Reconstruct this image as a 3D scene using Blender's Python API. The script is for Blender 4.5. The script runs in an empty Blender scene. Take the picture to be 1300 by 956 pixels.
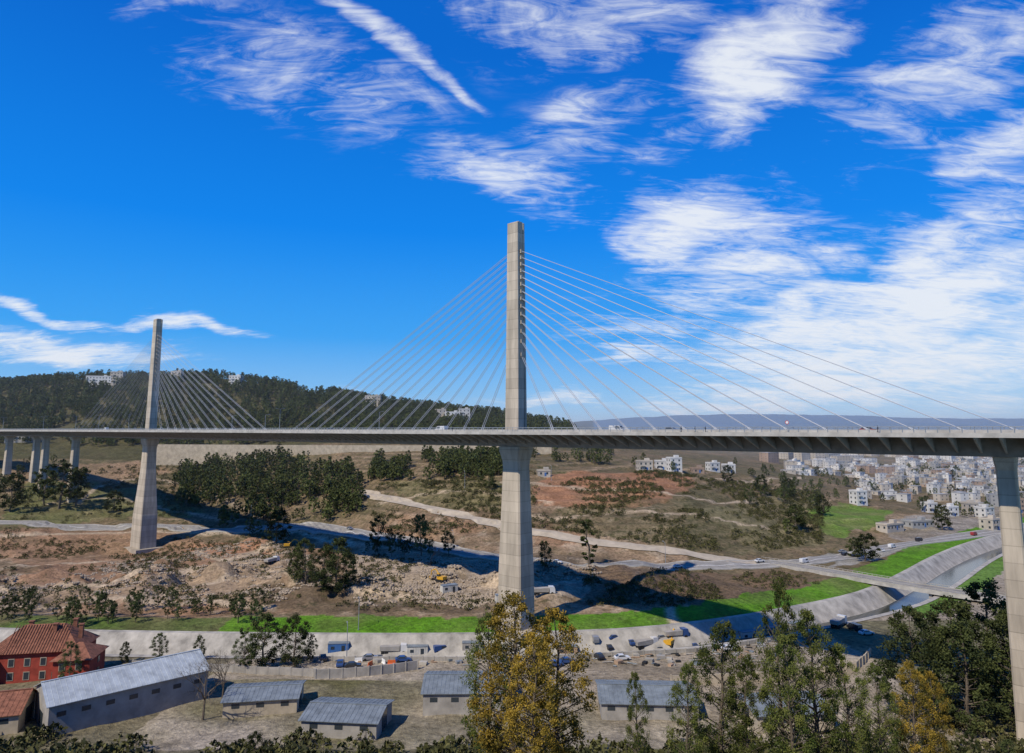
import bpy, math, random
import numpy as np
from mathutils import Vector, Matrix
random.seed(7); rng=np.random.default_rng(7)
F=867.0; TH=math.radians(7.36)
CT,ST=math.cos(TH),math.sin(TH)
def sight(u,v):
    a=(u-650)/F; c=(433-v)/F; f=CT-c*ST
    return a/f,(ST+c*CT)/f
# ------------------------------------------------------------ noise
def vn(x,y,seed):
    ix=np.floor(x).astype(np.int64); iy=np.floor(y).astype(np.int64)
    fx=x-ix; fy=y-iy; fx=fx*fx*(3-2*fx); fy=fy*fy*(3-2*fy)
    def h(a,b):
        n=(a*374761393+b*668265263+seed*144269504)&0xffffffff
        n=((n^(n>>13))*1274126177)&0xffffffff
        return ((n^(n>>16))&0xffffff)/float(0xffffff)
    return (h(ix,iy)*(1-fx)+h(ix+1,iy)*fx)*(1-fy)+(h(ix,iy+1)*(1-fx)+h(ix+1,iy+1)*fx)*fy
def fbm(x,y,s,o=4,seed=1):
    x=np.asarray(x,float)/s; y=np.asarray(y,float)/s
    r=0;a=.5;t=0
    for i in range(o):
        r=r+a*vn(x,y,seed+i*17); t+=a; a*=.5; x=x*2.03+5.1; y=y*2.03+9.7
    return r/t-.5
# ------------------------------------------------------------ terrain heights
NEAR=[(-150,6),(-6,-1.8),(2,-2.2),(20,-14),(40,-25),(60,-32),(75,-38),(100,-47),(132,-58.5),(150,-59.8),(200,-60.6)]
COL={
-500:[(260,-62),(384,-66),(450,-52),(520,-37),(600,-24),(700,0),(850,60),(1000,55),(1500,20),(2500,-20),(4000,30),(9000,60)],
0:[(260,-62),(384,-66.5),(450,-53),(520,-37),(600,-24),(700,2),(850,58),(1000,54),(1500,20),(2500,-20),(4000,30),(9000,60)],
120:[(260,-62),(400,-67),(460,-56),(540,-38),(620,-22),(710,8),(850,69),(1000,60),(1500,20),(2500,-20),(4000,30),(9000,60)],
250:[(270,-61.5),(400,-67),(479,-55),(570,-34),(625,-18),(710,10),(850,66),(1000,58),(1500,20),(2500,-20),(4000,30),(9000,60)],
350:[(260,-61),(370,-63),(430,-57),(530,-32),(590,-16),(710,10),(850,48),(1000,40),(1500,10),(2500,-30),(4000,10),(9000,20)],
450:[(250,-60.5),(345,-60),(390,-54),(500,-31),(571,-15),(700,8),(850,35),(1000,28),(1500,0),(2500,-40),(4000,0),(9000,0)],
550:[(250,-60.5),(330,-58),(365,-50),(470,-29),(560,-15),(700,2),(850,21),(1000,14),(1500,-10),(2500,-45),(4000,0),(9000,0)],
640:[(260,-60),(320,-55),(350,-48),(440,-27),(530,-18),(700,-4),(850,11),(1000,4),(1500,-20),(2500,-45),(4000,-20),(9000,0)],
720:[(260,-60),(315,-56),(340,-49),(440,-28),(540,-19),(700,-12),(850,-3),(1000,-8),(1500,-30),(2500,-45),(4000,-20),(5500,24),(9000,0)],
850:[(265,-60.5),(304,-58.5),(323,-52),(377,-40),(468,-30),(571,-28),(714,-24),(900,-25),(1500,-40),(2500,-45),(4000,-20),(5500,85),(9000,10)],
1000:[(265,-60.5),(343,-59),(370,-55),(470,-50),(575,-43),(745,-40),(1000,-42),(1500,-44),(2500,-45),(3600,-25),(5500,130),(9000,50)],
1100:[(275,-61),(372,-60),(487,-57),(666,-56),(1020,-52),(1400,-44),(2500,-42),(3600,-10),(5500,115),(9000,50)],
1300:[(275,-61),(500,-60.5),(714,-60),(1040,-54),(1400,-45),(2500,-42),(3600,-15),(5500,95),(9000,50)],
1800:[(275,-61),(500,-60.5),(714,-60),(1040,-54),(1400,-45),(2500,-42),(3600,-15),(5500,95),(9000,50)]}
NS=700; L0,L1=math.log(20.),math.log(9300.)
YG=np.exp(np.linspace(L0,L1,NS))-170
BG=np.linspace(-1.4,1.4,281)
cu=sorted(COL); cb=[(u-650)/890. for u in cu]
T=np.array([np.interp(YG,[p[0] for p in NEAR+COL[u]],[p[1] for p in NEAR+COL[u]]) for u in cu])
TB=np.zeros((281,NS))
for j in range(NS): TB[:,j]=np.interp(BG,cb,T[:,j])
def sm(A,ax,k):
    w=np.hanning(k+2)[1:-1]; w/=w.sum()
    P=[(0,0),(0,0)]; P[ax]=(k//2,k//2)
    A=np.pad(A,P,mode='edge')
    return np.apply_along_axis(lambda r:np.convolve(r,w,'valid'),ax,A)
TB=sm(sm(TB,0,15),1,7)
def chaikin(P,n=3):
    P=[tuple(p) for p in P]
    for _ in range(n):
        Q=[P[0]]
        for a,b in zip(P[:-1],P[1:]):
            Q.append(tuple(.75*i+.25*j for i,j in zip(a,b))); Q.append(tuple(.25*i+.75*j for i,j in zip(a,b)))
        Q.append(P[-1]); P=Q
    return P
CAN=chaikin([(-420,235),(-280,222),(-160,209),(-60,204),(1,204.5),(55,212),(127,250),(158,277),(225,348),(285,399),(407,493),(570,632),(900,900)],2)
def pdist(x,y,P):
    best=np.full(np.shape(x),1e9); side=np.zeros(np.shape(x))
    for (ax,ay),(bx,by) in zip(P[:-1],P[1:]):
        dx,dy=bx-ax,by-ay; L=dx*dx+dy*dy
        t=np.clip(((x-ax)*dx+(y-ay)*dy)/L,0,1)
        ex=x-ax-t*dx; ey=y-ay-t*dy; d=np.hypot(ex,ey)
        s=np.sign(dx*(y-ay)-dy*(x-ax)); m=d<best
        best=np.where(m,d,best); side=np.where(m,s,side)
    return best,side
def zf(x,y):
    x=np.atleast_1d(np.asarray(x,float)); y=np.atleast_1d(np.asarray(y,float))
    b=np.clip(x/np.maximum(y,60),-1.399,1.399); yy=np.clip(y,-149,9100)
    fi=(np.log(yy+170)-L0)/(L1-L0)*(NS-1); fj=(b+1.4)/2.8*280
    i=np.clip(fi.astype(int),0,NS-2); j=np.clip(fj.astype(int),0,279)
    fi=fi-i; fj=fj-j
    z=(TB[j,i]*(1-fj)+TB[j+1,i]*fj)*(1-fi)+(TB[j,i+1]*(1-fj)+TB[j+1,i+1]*fj)*fi
    hill=np.clip((y-250)/120,0,1)
    z=z+fbm(x,y,55,4,3)*(1.2+5*hill)*np.clip((y-60)/90,0,1)
    z=z+fbm(x,y,7,2,9)*np.where(y<600,1.,0)
    rub=np.exp(-((x+5)/95)**2-((y-277)/27)**2)
    z=z+rub*np.maximum(fbm(x,y,13,3,21)+.08,0)*16
    rub=np.exp(-((x+150)/110)**2-((y-300)/50)**2)
    z=z+rub*np.maximum(fbm(x,y,18,3,25)+.03,0)*20
    far=np.clip((y-2500)/2500,0,1)
    z=z+fbm(x,y,1500,5,31)*130*far+fbm(x,y,160,4,41)*26*np.clip((y-620)/200,0,1)*(1-far)*np.clip((.3-b)/.3,0,1)
    tw=np.clip((y-325)/30,0,1)*np.clip((590-y)/60,0,1); s_=2.6
    q=(z+fbm(x,y,70,2,91)*3)/s_; fr=q-np.floor(q); st=np.clip((fr-.5)/.3,0,1); z=z+tw*(st*st*(3-2*st)-fr)*s_*.6
    d,s=pdist(x,y,CAN)
    w=np.clip((34-d)/16,0,1); w=w*w*(3-2*w)
    bank=-61.2+np.where(s>0,np.clip((d-11)/14,0,1)*1.4,0)
    z=z*(1-w)+bank*w
    z=np.where(d<11,-61.4-np.clip((11-d)/5,0,1)*5.6,z)
    return z
YM=np.exp(np.linspace(math.log(100),math.log(8500),900))
def plot(u,v):
    b,r=sight(u,v); z=zf(b*YM,YM); k=np.argmax(z>=r*YM)
    if z[k]<r*YM[k]: k=len(YM)-1
    y=YM[k]
    if k>0:
        y0,y1=YM[k-1],YM[k]; g0=z[k-1]-r*y0; g1=z[k]-r*y1
        if g1>g0: y=y0+(y1-y0)*(-g0)/(g1-g0)
    return (b*y,y)
def gz(x,y): return float(zf(x,y)[0])
def inpoly(x,y,P):
    ins=np.zeros(np.shape(x),bool); n=len(P)
    for i in range(n):
        x0,y0=P[i]; x1,y1=P[(i+1)%n]
        if y0==y1: continue
        c=((y0>y)!=(y1>y))&(x<(x1-x0)*(y-y0)/(y1-y0)+x0); ins^=c
    return ins
# ------------------------------------------------------------ materials
def newmat(name):
    m=bpy.data.materials.new(name); m.use_nodes=True; nt=m.node_tree
    return m,nt,nt.nodes['Principled BSDF']
def N(nt,t,**k):
    n=nt.nodes.new(t)
    for a,b in k.items(): setattr(n,a,b)
    return n
def mat(name,col,rough=.85,scale=.6,amt=.35,bump=0.,metal=0.,stretch=None,col2=None,spec=.3):
    m,nt,p=newmat(name); L=nt.links.new
    g=N(nt,'ShaderNodeNewGeometry'); mp=N(nt,'ShaderNodeMapping')
    if stretch: mp.inputs['Scale'].default_value=stretch
    L(g.outputs['Position'],mp.inputs['Vector'])
    n=N(nt,'ShaderNodeTexNoise'); n.inputs['Scale'].default_value=scale; n.inputs['Detail'].default_value=4; n.inputs['Roughness'].default_value=.65
    L(mp.outputs[0],n.inputs['Vector'])
    r=N(nt,'ShaderNodeValToRGB'); c=np.array(col)
    c2=np.array(col2) if col2 else c*(1-amt)
    c1=c*(1+amt*.6)
    r.color_ramp.elements[0].position=.3; r.color_ramp.elements[0].color=(*c2,1)
    r.color_ramp.elements[1].position=.7; r.color_ramp.elements[1].color=(*np.clip(c1,0,.9),1)
    L(n.outputs['Fac'],r.inputs[0]); L(r.outputs[0],p.inputs['Base Color'])
    p.inputs['Roughness'].default_value=rough; p.inputs['Metallic'].default_value=metal; p.inputs['Specular IOR Level'].default_value=spec
    if bump:
        b=N(nt,'ShaderNodeBump'); b.inputs['Strength'].default_value=bump; b.inputs['Distance'].default_value=.3
        L(n.outputs['Fac'],b.inputs['Height']); L(b.outputs[0],p.inputs['Normal'])
    return m
def concrete(name,col,joint=3.2):
    m=mat(name,col,.88,.55,.28,0,stretch=(1,1,.12)); nt=m.node_tree; L=nt.links.new; p=nt.nodes['Principled BSDF']
    g=N(nt,'ShaderNodeNewGeometry'); s=N(nt,'ShaderNodeSeparateXYZ'); L(g.outputs['Position'],s.inputs[0])
    d=N(nt,'ShaderNodeMath',operation='DIVIDE'); d.inputs[1].default_value=joint; L(s.outputs['Z'],d.inputs[0])
    f=N(nt,'ShaderNodeMath',operation='FRACT'); L(d.outputs[0],f.inputs[0])
    fl=N(nt,'ShaderNodeMath',operation='FLOOR'); L(d.outputs[0],fl.inputs[0])
    wn=N(nt,'ShaderNodeTexWhiteNoise',noise_dimensions='1D'); L(fl.outputs[0],wn.inputs['W'])
    mr=N(nt,'ShaderNodeMapRange'); mr.inputs['To Min'].default_value=.86; mr.inputs['To Max'].default_value=1.06; L(wn.outputs['Value'],mr.inputs['Value'])
    lt=N(nt,'ShaderNodeMath',operation='LESS_THAN'); lt.inputs[1].default_value=.05; L(f.outputs[0],lt.inputs[0])
    mm=N(nt,'ShaderNodeMath',operation='MULTIPLY'); mm.inputs[1].default_value=.25; L(lt.outputs[0],mm.inputs[0])
    sb=N(nt,'ShaderNodeMath',operation='SUBTRACT'); L(mr.outputs[0],sb.inputs[0]); L(mm.outputs[0],sb.inputs[1])
    sc=N(nt,'ShaderNodeVectorMath',operation='SCALE'); src=p.inputs['Base Color'].links[0].from_socket
    L(src,sc.inputs[0]); L(sb.outputs[0],sc.inputs['Scale']); L(sc.outputs[0],p.inputs['Base Color'])
    return m
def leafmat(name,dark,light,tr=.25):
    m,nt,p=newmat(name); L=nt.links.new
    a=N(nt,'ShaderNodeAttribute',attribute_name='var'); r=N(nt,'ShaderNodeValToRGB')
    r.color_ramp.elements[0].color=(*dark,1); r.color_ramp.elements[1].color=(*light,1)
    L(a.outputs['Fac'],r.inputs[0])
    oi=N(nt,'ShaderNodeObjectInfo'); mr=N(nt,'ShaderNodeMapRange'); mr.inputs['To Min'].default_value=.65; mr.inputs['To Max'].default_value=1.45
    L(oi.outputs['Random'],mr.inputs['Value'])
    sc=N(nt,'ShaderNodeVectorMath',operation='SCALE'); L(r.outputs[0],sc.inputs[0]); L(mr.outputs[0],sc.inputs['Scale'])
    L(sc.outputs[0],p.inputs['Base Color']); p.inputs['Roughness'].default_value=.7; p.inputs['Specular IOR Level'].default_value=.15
    if tr>0:
        t=N(nt,'ShaderNodeBsdfTranslucent'); L(sc.outputs[0],t.inputs['Color'])
        mx=N(nt,'ShaderNodeMixShader'); mx.inputs[0].default_value=tr
        L(p.outputs[0],mx.inputs[1]); L(t.outputs[0],mx.inputs[2]); L(mx.outputs[0],nt.nodes['Material Output'].inputs[0])
    return m
M={}
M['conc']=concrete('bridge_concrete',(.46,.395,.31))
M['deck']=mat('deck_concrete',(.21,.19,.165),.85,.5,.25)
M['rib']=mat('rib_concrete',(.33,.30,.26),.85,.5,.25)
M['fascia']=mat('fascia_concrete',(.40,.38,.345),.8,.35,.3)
M['stay']=mat('stay_sheath',(.38,.40,.44),.45,.3,.05)
M['rail']=mat('galvanised_rail',(.30,.32,.34),.5,.5,.1,metal=.3)
M['asph']=mat('asphalt',(.075,.075,.075),.9,.7,.3)
M['road']=mat('worn_road',(.25,.235,.21),.92,.25,.3)
M['dirtroad']=mat('pale_dirt_road',(.40,.34,.26),.95,.2,.25)
M['kerb']=mat('kerb_concrete',(.36,.34,.30),.85,.8,.25)
M['paint']=mat('road_paint',(.75,.75,.72),.7,1,.2)
M['lining']=mat('canal_concrete',(.37,.345,.30),.9,.25,.45,stretch=(1,1,.5))
M['water']=mat('canal_water',(.05,.055,.045),.12,.4,.3,spec=.5)
M['bark']=mat('bark',(.13,.105,.08),.95,3,.4)
M['terr']=mat('terracotta_tiles',(.24,.10,.06),.85,1.2,.5)
M['redw']=mat('red_render',(.32,.055,.035),.85,.5,.35)
M['white']=mat('white_render',(.55,.53,.48),.85,.35,.3)
M['cream']=mat('cream_render',(.42,.36,.27),.85,.35,.3)
M['grey']=mat('grey_render',(.33,.31,.28),.85,.35,.3)
M['ochre']=mat('ochre_render',(.38,.26,.17),.85,.35,.3)
M['tw']=mat('town_wall_hazed',(.58,.57,.54),.85,.05,.25)  # town wall and window colours paled and greyed to carry distance haze
M['tc']=mat('town_wall_cream',(.47,.42,.35),.85,.05,.3)
M['tg']=mat('town_wall_grey',(.33,.33,.32),.85,.05,.3)
M['to']=mat('town_wall_brick',(.34,.25,.19),.85,.05,.3)
M['tgl']=mat('town_window',(.09,.10,.115),.5,.1,.2)
M['glass']=mat('window_glass',(.035,.045,.055),.2,.5,.2,spec=.5)
M['metal']=mat('metal_roof',(.40,.44,.46),.5,.4,.3,metal=.15)
M['metald']=mat('weathered_metal_roof',(.20,.23,.25),.55,.5,.35,metal=.15)
M['black']=mat('rubber_black',(.02,.02,.02),.8,2,.2)
M['yellow']=mat('machine_yellow',(.6,.33,.03),.5,2,.2)
M['rock']=mat('broken_rock',(.35,.285,.215),.95,1.5,.4)
M['cloth']=mat('dark_cloth',(.03,.035,.06),.9,4,.3)
M['red']=mat('sign_red',(.5,.02,.02),.5,1,.1)
M['orange']=mat('barrier_orange',(.6,.12,.03),.6,1,.2)
M['blue']=mat('painted_blue',(.05,.14,.35),.6,1,.2)
M['pine']=leafmat('pine_needles',(.028,.040,.012),(.125,.140,.042),0)
M['dpine']=leafmat('dark_foliage',(.014,.022,.008),(.075,.088,.026),.1)
M['euc']=leafmat('eucalyptus_leaves',(.022,.036,.013),(.11,.13,.042))
M['yel']=leafmat('autumn_poplar_leaves',(.12,.105,.02),(.52,.35,.055),.35)
M['yg']=leafmat('fading_green_leaves',(.03,.055,.012),(.17,.18,.045),.3)
M['bush']=leafmat('scrub_leaves',(.028,.032,.012),(.115,.11,.038),0)
# ------------------------------------------------------------ mesh builder
def link(o,parent=None):
    bpy.context.scene.collection.objects.link(o)
    if parent: o.parent=parent
    return o
def empty(name,loc=(0,0,0),rz=0):
    o=bpy.data.objects.new(name,None); o.location=loc; o.rotation_euler=(0,0,rz); o.empty_display_size=1; return link(o)
class MB:
    def __init__(s): s.v=[];s.f=[];s.m=[]
    def add(s,V,Fc,mi=0):
        o=len(s.v); s.v+= [tuple(p) for p in V]; s.f+=[tuple(i+o for i in q) for q in Fc]; s.m+=[mi]*len(Fc)
    def box(s,c,d,mi=0,rz=0):
        ca,sa=math.cos(rz),math.sin(rz); V=[]
        for z in (-.5,.5):
            for x,y in ((-.5,-.5),(.5,-.5),(.5,.5),(-.5,.5)):
                X,Y=x*d[0],y*d[1]; V.append((c[0]+X*ca-Y*sa,c[1]+X*sa+Y*ca,c[2]+z*d[2]))
        s.add(V,[(3,2,1,0),(4,5,6,7),(0,1,5,4),(1,2,6,5),(2,3,7,6),(3,0,4,7)],mi)
    def loft(s,R,mi=0,cap=True):
        n=len(R[0]); V=[p for r in R for p in r]; Fc=[]
        for k in range(len(R)-1):
            for i in range(n):
                j=(i+1)%n; Fc.append((k*n+i,k*n+j,(k+1)*n+j,(k+1)*n+i))
        if cap: Fc+=[tuple(reversed(range(n))),tuple(range((len(R)-1)*n,len(R)*n))]
        s.add(V,Fc,mi)
    def tube(s,a,b,r0,r1,n=6,mi=0,cap=False):
        a=Vector(a);b=Vector(b);d=(b-a)
        if d.length<1e-6:return
        d.normalize(); p=d.cross(Vector((0,0,1)))
        if p.length<.05:p=d.cross(Vector((1,0,0)))
        p.normalize();q=d.cross(p)
        s.loft([[c+(p*math.cos(t)+q*math.sin(t))*r for t in [i*2*math.pi/n for i in range(n)]] for c,r in((a,r0),(b,r1))],mi,cap)
    def mesh(s,name,mats,smooth=False):
        me=bpy.data.meshes.new(name); me.from_pydata(s.v,[],s.f)
        for m in mats: me.materials.append(M[m] if isinstance(m,str) else m)
        me.polygons.foreach_set('material_index',s.m)
        if smooth: me.polygons.foreach_set('use_smooth',[True]*len(s.f))
        me.update(); return me
    def obj(s,name,mats,parent=None,loc=(0,0,0),rz=0,smooth=False):
        o=bpy.data.objects.new(name,s.mesh(name,mats,smooth)); o.location=loc; o.rotation_euler=(0,0,rz)
        return link(o,parent)
# ------------------------------------------------------------ TERRAIN
rows=np.concatenate([np.linspace(-150,55,24),np.exp(np.linspace(math.log(60),math.log(9000),760))])
cols=np.linspace(-1.35,1.35,660)
YY,BB=np.meshgrid(rows,cols,indexing='ij'); XX=BB*np.maximum(YY,60)
X=XX.ravel();Y=YY.ravel();Z=zf(X,Y)
nr,nc=len(rows),len(cols)
wx=X+fbm(X,Y,18,3,51)*14; wy=Y+fbm(X,Y,18,3,57)*14
b=X/np.maximum(Y,60)
C=np.zeros((len(X),3)); scr=np.zeros(len(X))
def lerp(mask,col):
    global C
    mask=np.clip(mask,0,1)[:,None]; C=C*(1-mask)+np.array(col)[None,:]*mask
n1=fbm(X,Y,60,4,61); n2=fbm(X,Y,14,4,67); n3=fbm(X,Y,5,3,71)
C[:]=(.12,.10,.052); scr[:]=.5
lerp(.5+n1*3,(.155,.115,.065)); lerp(n2*3,(.215,.15,.088))
slope=np.clip((Y-325)/30,0,1)*np.clip((600-Y)/60,0,1)
q=(Z+fbm(X,Y,70,2,91)*3)/2.6; fr=q-np.floor(q)
lerp(slope*np.clip(1-np.abs(fr-.9)/.16,0,1)*(.65+n1*2),(.31,.225,.14))
lerp(slope*np.clip(1-np.abs(fr-.45)/.18,0,1)*.65,(.062,.066,.028))
lerp((Y-800)/1500*.8*(b>0.02),(.13,.155,.13)); lerp((Y-2500)/1800,(.09,.15,.23)); scr*=np.clip((1300-Y)/600,0,1)  # distance haze put into the colour: far ground greyed, far hills blued
hill=(Y>600)&(b<.12); lerp(hill*.8,(.07,.068,.03))
val=(np.clip((Y-225)/12,0,1)*np.clip((405-Y)/30,0,1)*(b<.25)); lerp(val*(.75+n2*1.5),(.25,.175,.11)); lerp(val*np.clip(n1*5,0,1),(.28,.165,.098)); lerp(val*np.clip(-n2*5,0,.8),(.125,.09,.055)); lerp(val*np.clip(n3*5-.3,0,.6),(.38,.30,.21)); scr=np.where(val>.4,.35,scr)
def region(uv,col,s=1.,sc=None,nz=0.,hard=True):
    P=[plot(*q) for q in uv]; m=inpoly(wx,wy,P)*(s+n2*nz); lerp(m,col)
    if sc is not None: scr[m>.3]=sc
    return P
region([(675,640),(690,602),(760,600),(870,605),(880,622),(830,642),(740,648)],(.28,.145,.08),.9,.1,1.2)
region([(480,612),(560,612),(650,612),(660,660),(560,645)],(.13,.12,.052),.5,.6,1)
region([(870,700),(700,672),(700,650),(900,640),(1000,665),(980,700)],(.12,.11,.055),.5,.6,1)
region([(900,650),(1000,625),(1045,640),(1050,690),(960,700)],(.18,.155,.08),.6,.5,1)
region([(1025,652),(1060,636),(1135,648),(1120,668),(1060,682),(1035,676)],(.11,.18,.03),.85,.1,1)
region([(0,640),(30,612),(110,608),(240,640),(260,655),(120,662),(0,668)],(.12,.135,.05),.6,.3,1)
region([(0,600),(60,590),(180,585),(215,600),(150,612),(20,612)],(.27,.18,.11),.7,.3,1)
region([(0,700),(0,672),(120,672),(240,680),(330,700),(200,722),(60,735)],(.27,.165,.10),.75,.3,1)
region([(0,760),(0,738),(180,728),(330,700),(380,712),(330,760),(180,775)],(.33,.24,.155),.8,.2,1.2)
region([(235,690),(340,682),(350,700),(260,712)],(.38,.205,.12),.85,.1,1)
region([(450,700),(560,708),(640,715),(760,722),(760,752),(640,770),(460,770),(440,735)],(.36,.29,.21),.75,.1,1.2)
region([(330,735),(450,740),(620,765),(620,778),(330,775)],(.13,.095,.06),.8,.45,1)
region([(740,722),(990,726),(1060,742),(1010,762),(860,770),(740,768)],(.15,.10,.062),.85,.35,1)
region([(1110,735),(1125,716),(1180,708),(1200,716),(1160,736)],(.085,.19,.015),1,.05,.3)
region([(1195,700),(1205,688),(1262,684),(1262,692)],(.085,.18,.02),1,.05,.3)
region([(1060,722),(1040,700),(1100,698),(1160,694),(1110,712)],(.28,.265,.23),.9,.0,.4)
region([(1120,665),(1250,640),(1300,640),(1300,672),(1150,690)],(.27,.24,.20),.7,.3,1)
d,s=pdist(X,Y,CAN)
near=(s<0)&(Y>128)&(Y<330)&(d>10); lerp(near*(.85+n2*1.2),(.34,.29,.225)); scr=np.where(near,.12,scr)
lerp(near*np.clip(n1*6,0,1)*.7,(.22,.18,.13)); lerp(near*np.clip(-n1*6-.3,0,1)*(Y<175),(.12,.11,.05))
lerp((near&(X<-75))*.7,(.12,.105,.055)); lerp((near&(X>95)&(Y<230))*.8,(.13,.12,.06))
scr=np.where((Y<128),.7,scr); lerp((Y<135)*.8,(.10,.09,.05))
g=(s>0)&(d>10)&(d+n3*9+n2*6<26)&(X>-90); lerp(g*(.9+n2*1.2),(.085,.20,.012)); scr=np.where(g,.08,scr)
g=(s>0)&(d>9)&(d<24)&(X<=-90); lerp(g*(.5+n2*2),(.085,.13,.03))
g=(s<0)&(d>9)&(d+n3*6<20)&(X>135); lerp(g*.9,(.085,.18,.018))
def track(uv,w,col,s=.95):
    P=chaikin([plot(*q) for q in uv],2); dd,_=pdist(wx*.3+X*.7,wy*.3+Y*.7,P); lerp(np.clip((w-dd)/1.5,0,1)*s,col)
for tr,w in (([(0,748),(80,742),(180,732),(280,712),(350,690),(372,672)],4.5),([(0,722),(110,715),(200,706),(300,694)],2.5),([(180,755),(260,742),(340,728),(420,745),(520,760)],3.5),
   ([(380,672),(440,690),(520,700),(600,715)],3),([(0,680),(120,676),(230,676),(330,672)],3),([(640,612),(720,618),(800,622),(900,640),(980,640)],2.5),([(860,600),(940,612),(1020,606)],3),([(250,700),(330,720),(420,728)],3),([(860,797),(852,770)],2.5),
   ([(470,735),(560,745),(680,740),(740,735)],3),([(60,640),(140,630),(220,648),(300,662)],2.2),([(700,660),(800,650),(880,655),(980,672)],2),([(0,770),(120,762),(250,765),(340,772)],3),([(100,640),(130,612),(215,604),(300,640),(330,660)],2.2),([(480,640),(560,622),(640,628),(700,640)],2)):
    track(tr,w,(.44,.345,.24))
me=bpy.data.meshes.new('ground')
me.vertices.add(len(X)); me.vertices.foreach_set('co',np.stack([X,Y,Z],1).ravel().astype(np.float32))
ii=(np.arange(nr-1)[:,None]*nc+np.arange(nc-1)[None,:]).ravel()
Q=np.stack([ii,ii+1,ii+nc+1,ii+nc],1)
me.loops.add(Q.size); me.loops.foreach_set('vertex_index',Q.ravel().astype(np.int32))
me.polygons.add(len(Q)); me.polygons.foreach_set('loop_start',(np.arange(len(Q))*4).astype(np.int32)); me.polygons.foreach_set('loop_total',np.full(len(Q),4,np.int32))
me.polygons.foreach_set('use_smooth',np.ones(len(Q),bool)); me.update()
ca=me.color_attributes.new('soil_haze','FLOAT_COLOR','POINT'); ca.data.foreach_set('color',np.concatenate([C,np.ones((len(X),1))],1).ravel().astype(np.float32))
fa=me.attributes.new('scrub','FLOAT','POINT'); fa.data.foreach_set('value',scr.astype(np.float32))
gm,nt,p=newmat('ground_soil_haze'); L=nt.links.new
at=N(nt,'ShaderNodeAttribute',attribute_name='soil_haze'); as_=N(nt,'ShaderNodeAttribute',attribute_name='scrub'); ge=N(nt,'ShaderNodeNewGeometry')
def noise(sc,det=5,ro=.65):
    n=N(nt,'ShaderNodeTexNoise'); n.inputs['Scale'].default_value=sc; n.inputs['Detail'].default_value=det; n.inputs['Roughness'].default_value=ro; L(ge.outputs['Position'],n.inputs['Vector']); return n
na=noise(.12,3); nb=noise(.7,4,.75); ncn=noise(.33,4,.7)
def mr(src,a,b_,c_,d_,it='LINEAR'):
    m=N(nt,'ShaderNodeMapRange',interpolation_type=it); m.inputs['From Min'].default_value=a;m.inputs['From Max'].default_value=b_;m.inputs['To Min'].default_value=c_;m.inputs['To Max'].default_value=d_; L(src,m.inputs['Value']); return m.outputs[0]
mu=N(nt,'ShaderNodeMath',operation='MULTIPLY'); L(mr(na.outputs['Fac'],.3,.7,.72,1.28),mu.inputs[0]); L(mr(nb.outputs['Fac'],.3,.7,.5,1.5),mu.inputs[1])
sc=N(nt,'ShaderNodeVectorMath',operation='SCALE'); L(at.outputs['Color'],sc.inputs[0]); L(mu.outputs[0],sc.inputs['Scale'])
ad=N(nt,'ShaderNodeMath',operation='ADD'); L(ncn.outputs['Fac'],ad.inputs[0]); L(mr(as_.outputs['Fac'],0,1,.0,.26),ad.inputs[1])
fm=mr(ad.outputs[0],.66,.76,0,.78)
mx=N(nt,'ShaderNodeMix',data_type='RGBA'); L(fm,mx.inputs['Factor']); L(sc.outputs[0],mx.inputs['A']); mx.inputs['B'].default_value=(.048,.052,.02,1)
L(mx.outputs['Result'],p.inputs['Base Color']); p.inputs['Roughness'].default_value=.95; p.inputs['Specular IOR Level'].default_value=.1
bp=N(nt,'ShaderNodeBump'); bp.inputs['Strength'].default_value=.8; bp.inputs['Distance'].default_value=.9; L(nb.outputs['Fac'],bp.inputs['Height']); L(bp.outputs[0],p.inputs['Normal'])
me.materials.append(gm); link(bpy.data.objects.new('ground',me))
# ------------------------------------------------------------ ribbons
def resample(P,step):
    P=np.array(P); seg=np.hypot(*(P[1:]-P[:-1]).T); c=np.concatenate([[0],np.cumsum(seg)]); n=max(2,int(c[-1]/step)+1); t=np.linspace(0,c[-1],n)
    return np.stack([np.interp(t,c,P[:,0]),np.interp(t,c,P[:,1])],1)
def frame(P):
    T_=np.gradient(P,axis=0); T_/=np.maximum(np.hypot(T_[:,0],T_[:,1]),1e-9)[:,None]; return T_,np.stack([-T_[:,1],T_[:,0]],1)
def ribbon(name,P,offs,zs,matn,absz=None,step=2.5,parent=None):
    P=resample(P,step); T_,Nn=frame(P); mb=MB(); V=[];k=len(offs)
    for o,zo in zip(offs,zs):
        q=P+Nn*o; z=(zf(q[:,0],q[:,1]) if absz is None else np.full(len(q),absz))+zo; V.append(np.stack([q[:,0],q[:,1],z],1))
    V=np.stack(V,1).reshape(-1,3); n=len(P)
    mb.add(V,[(i*k+j+1,i*k+j,(i+1)*k+j,(i+1)*k+j+1) for i in range(n-1) for j in range(k-1)],0)
    return mb.obj(name,[matn],parent)
def road(name,uv,w,matn='road',kerb=True,line=True):
    P=chaikin([plot(*q) for q in uv],3); h=w/2
    ribbon(name,P,[-h,-h/2,0,h/2,h],[.35,.38,.4,.38,.35],matn)
    if kerb:
        for s_ in (-1,1):
            o=[s_*(h+.01),s_*(h+.02),s_*(h+1.1),s_*(h+1.2)]; z=[.3,.48,.48,0.]
            ribbon('pavement',P,o if s_>0 else o[::-1],z if s_>0 else z[::-1],'kerb')
    if line: ribbon('road_marking',P,[-.12,.12],[.406,.406],'paint')
    return P
R1=road('hillside_road',[(455,626),(500,634),(545,645),(590,657),(640,670),(720,684),(800,694),(880,705),(960,716)],7,'dirtroad',False,False)
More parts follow.
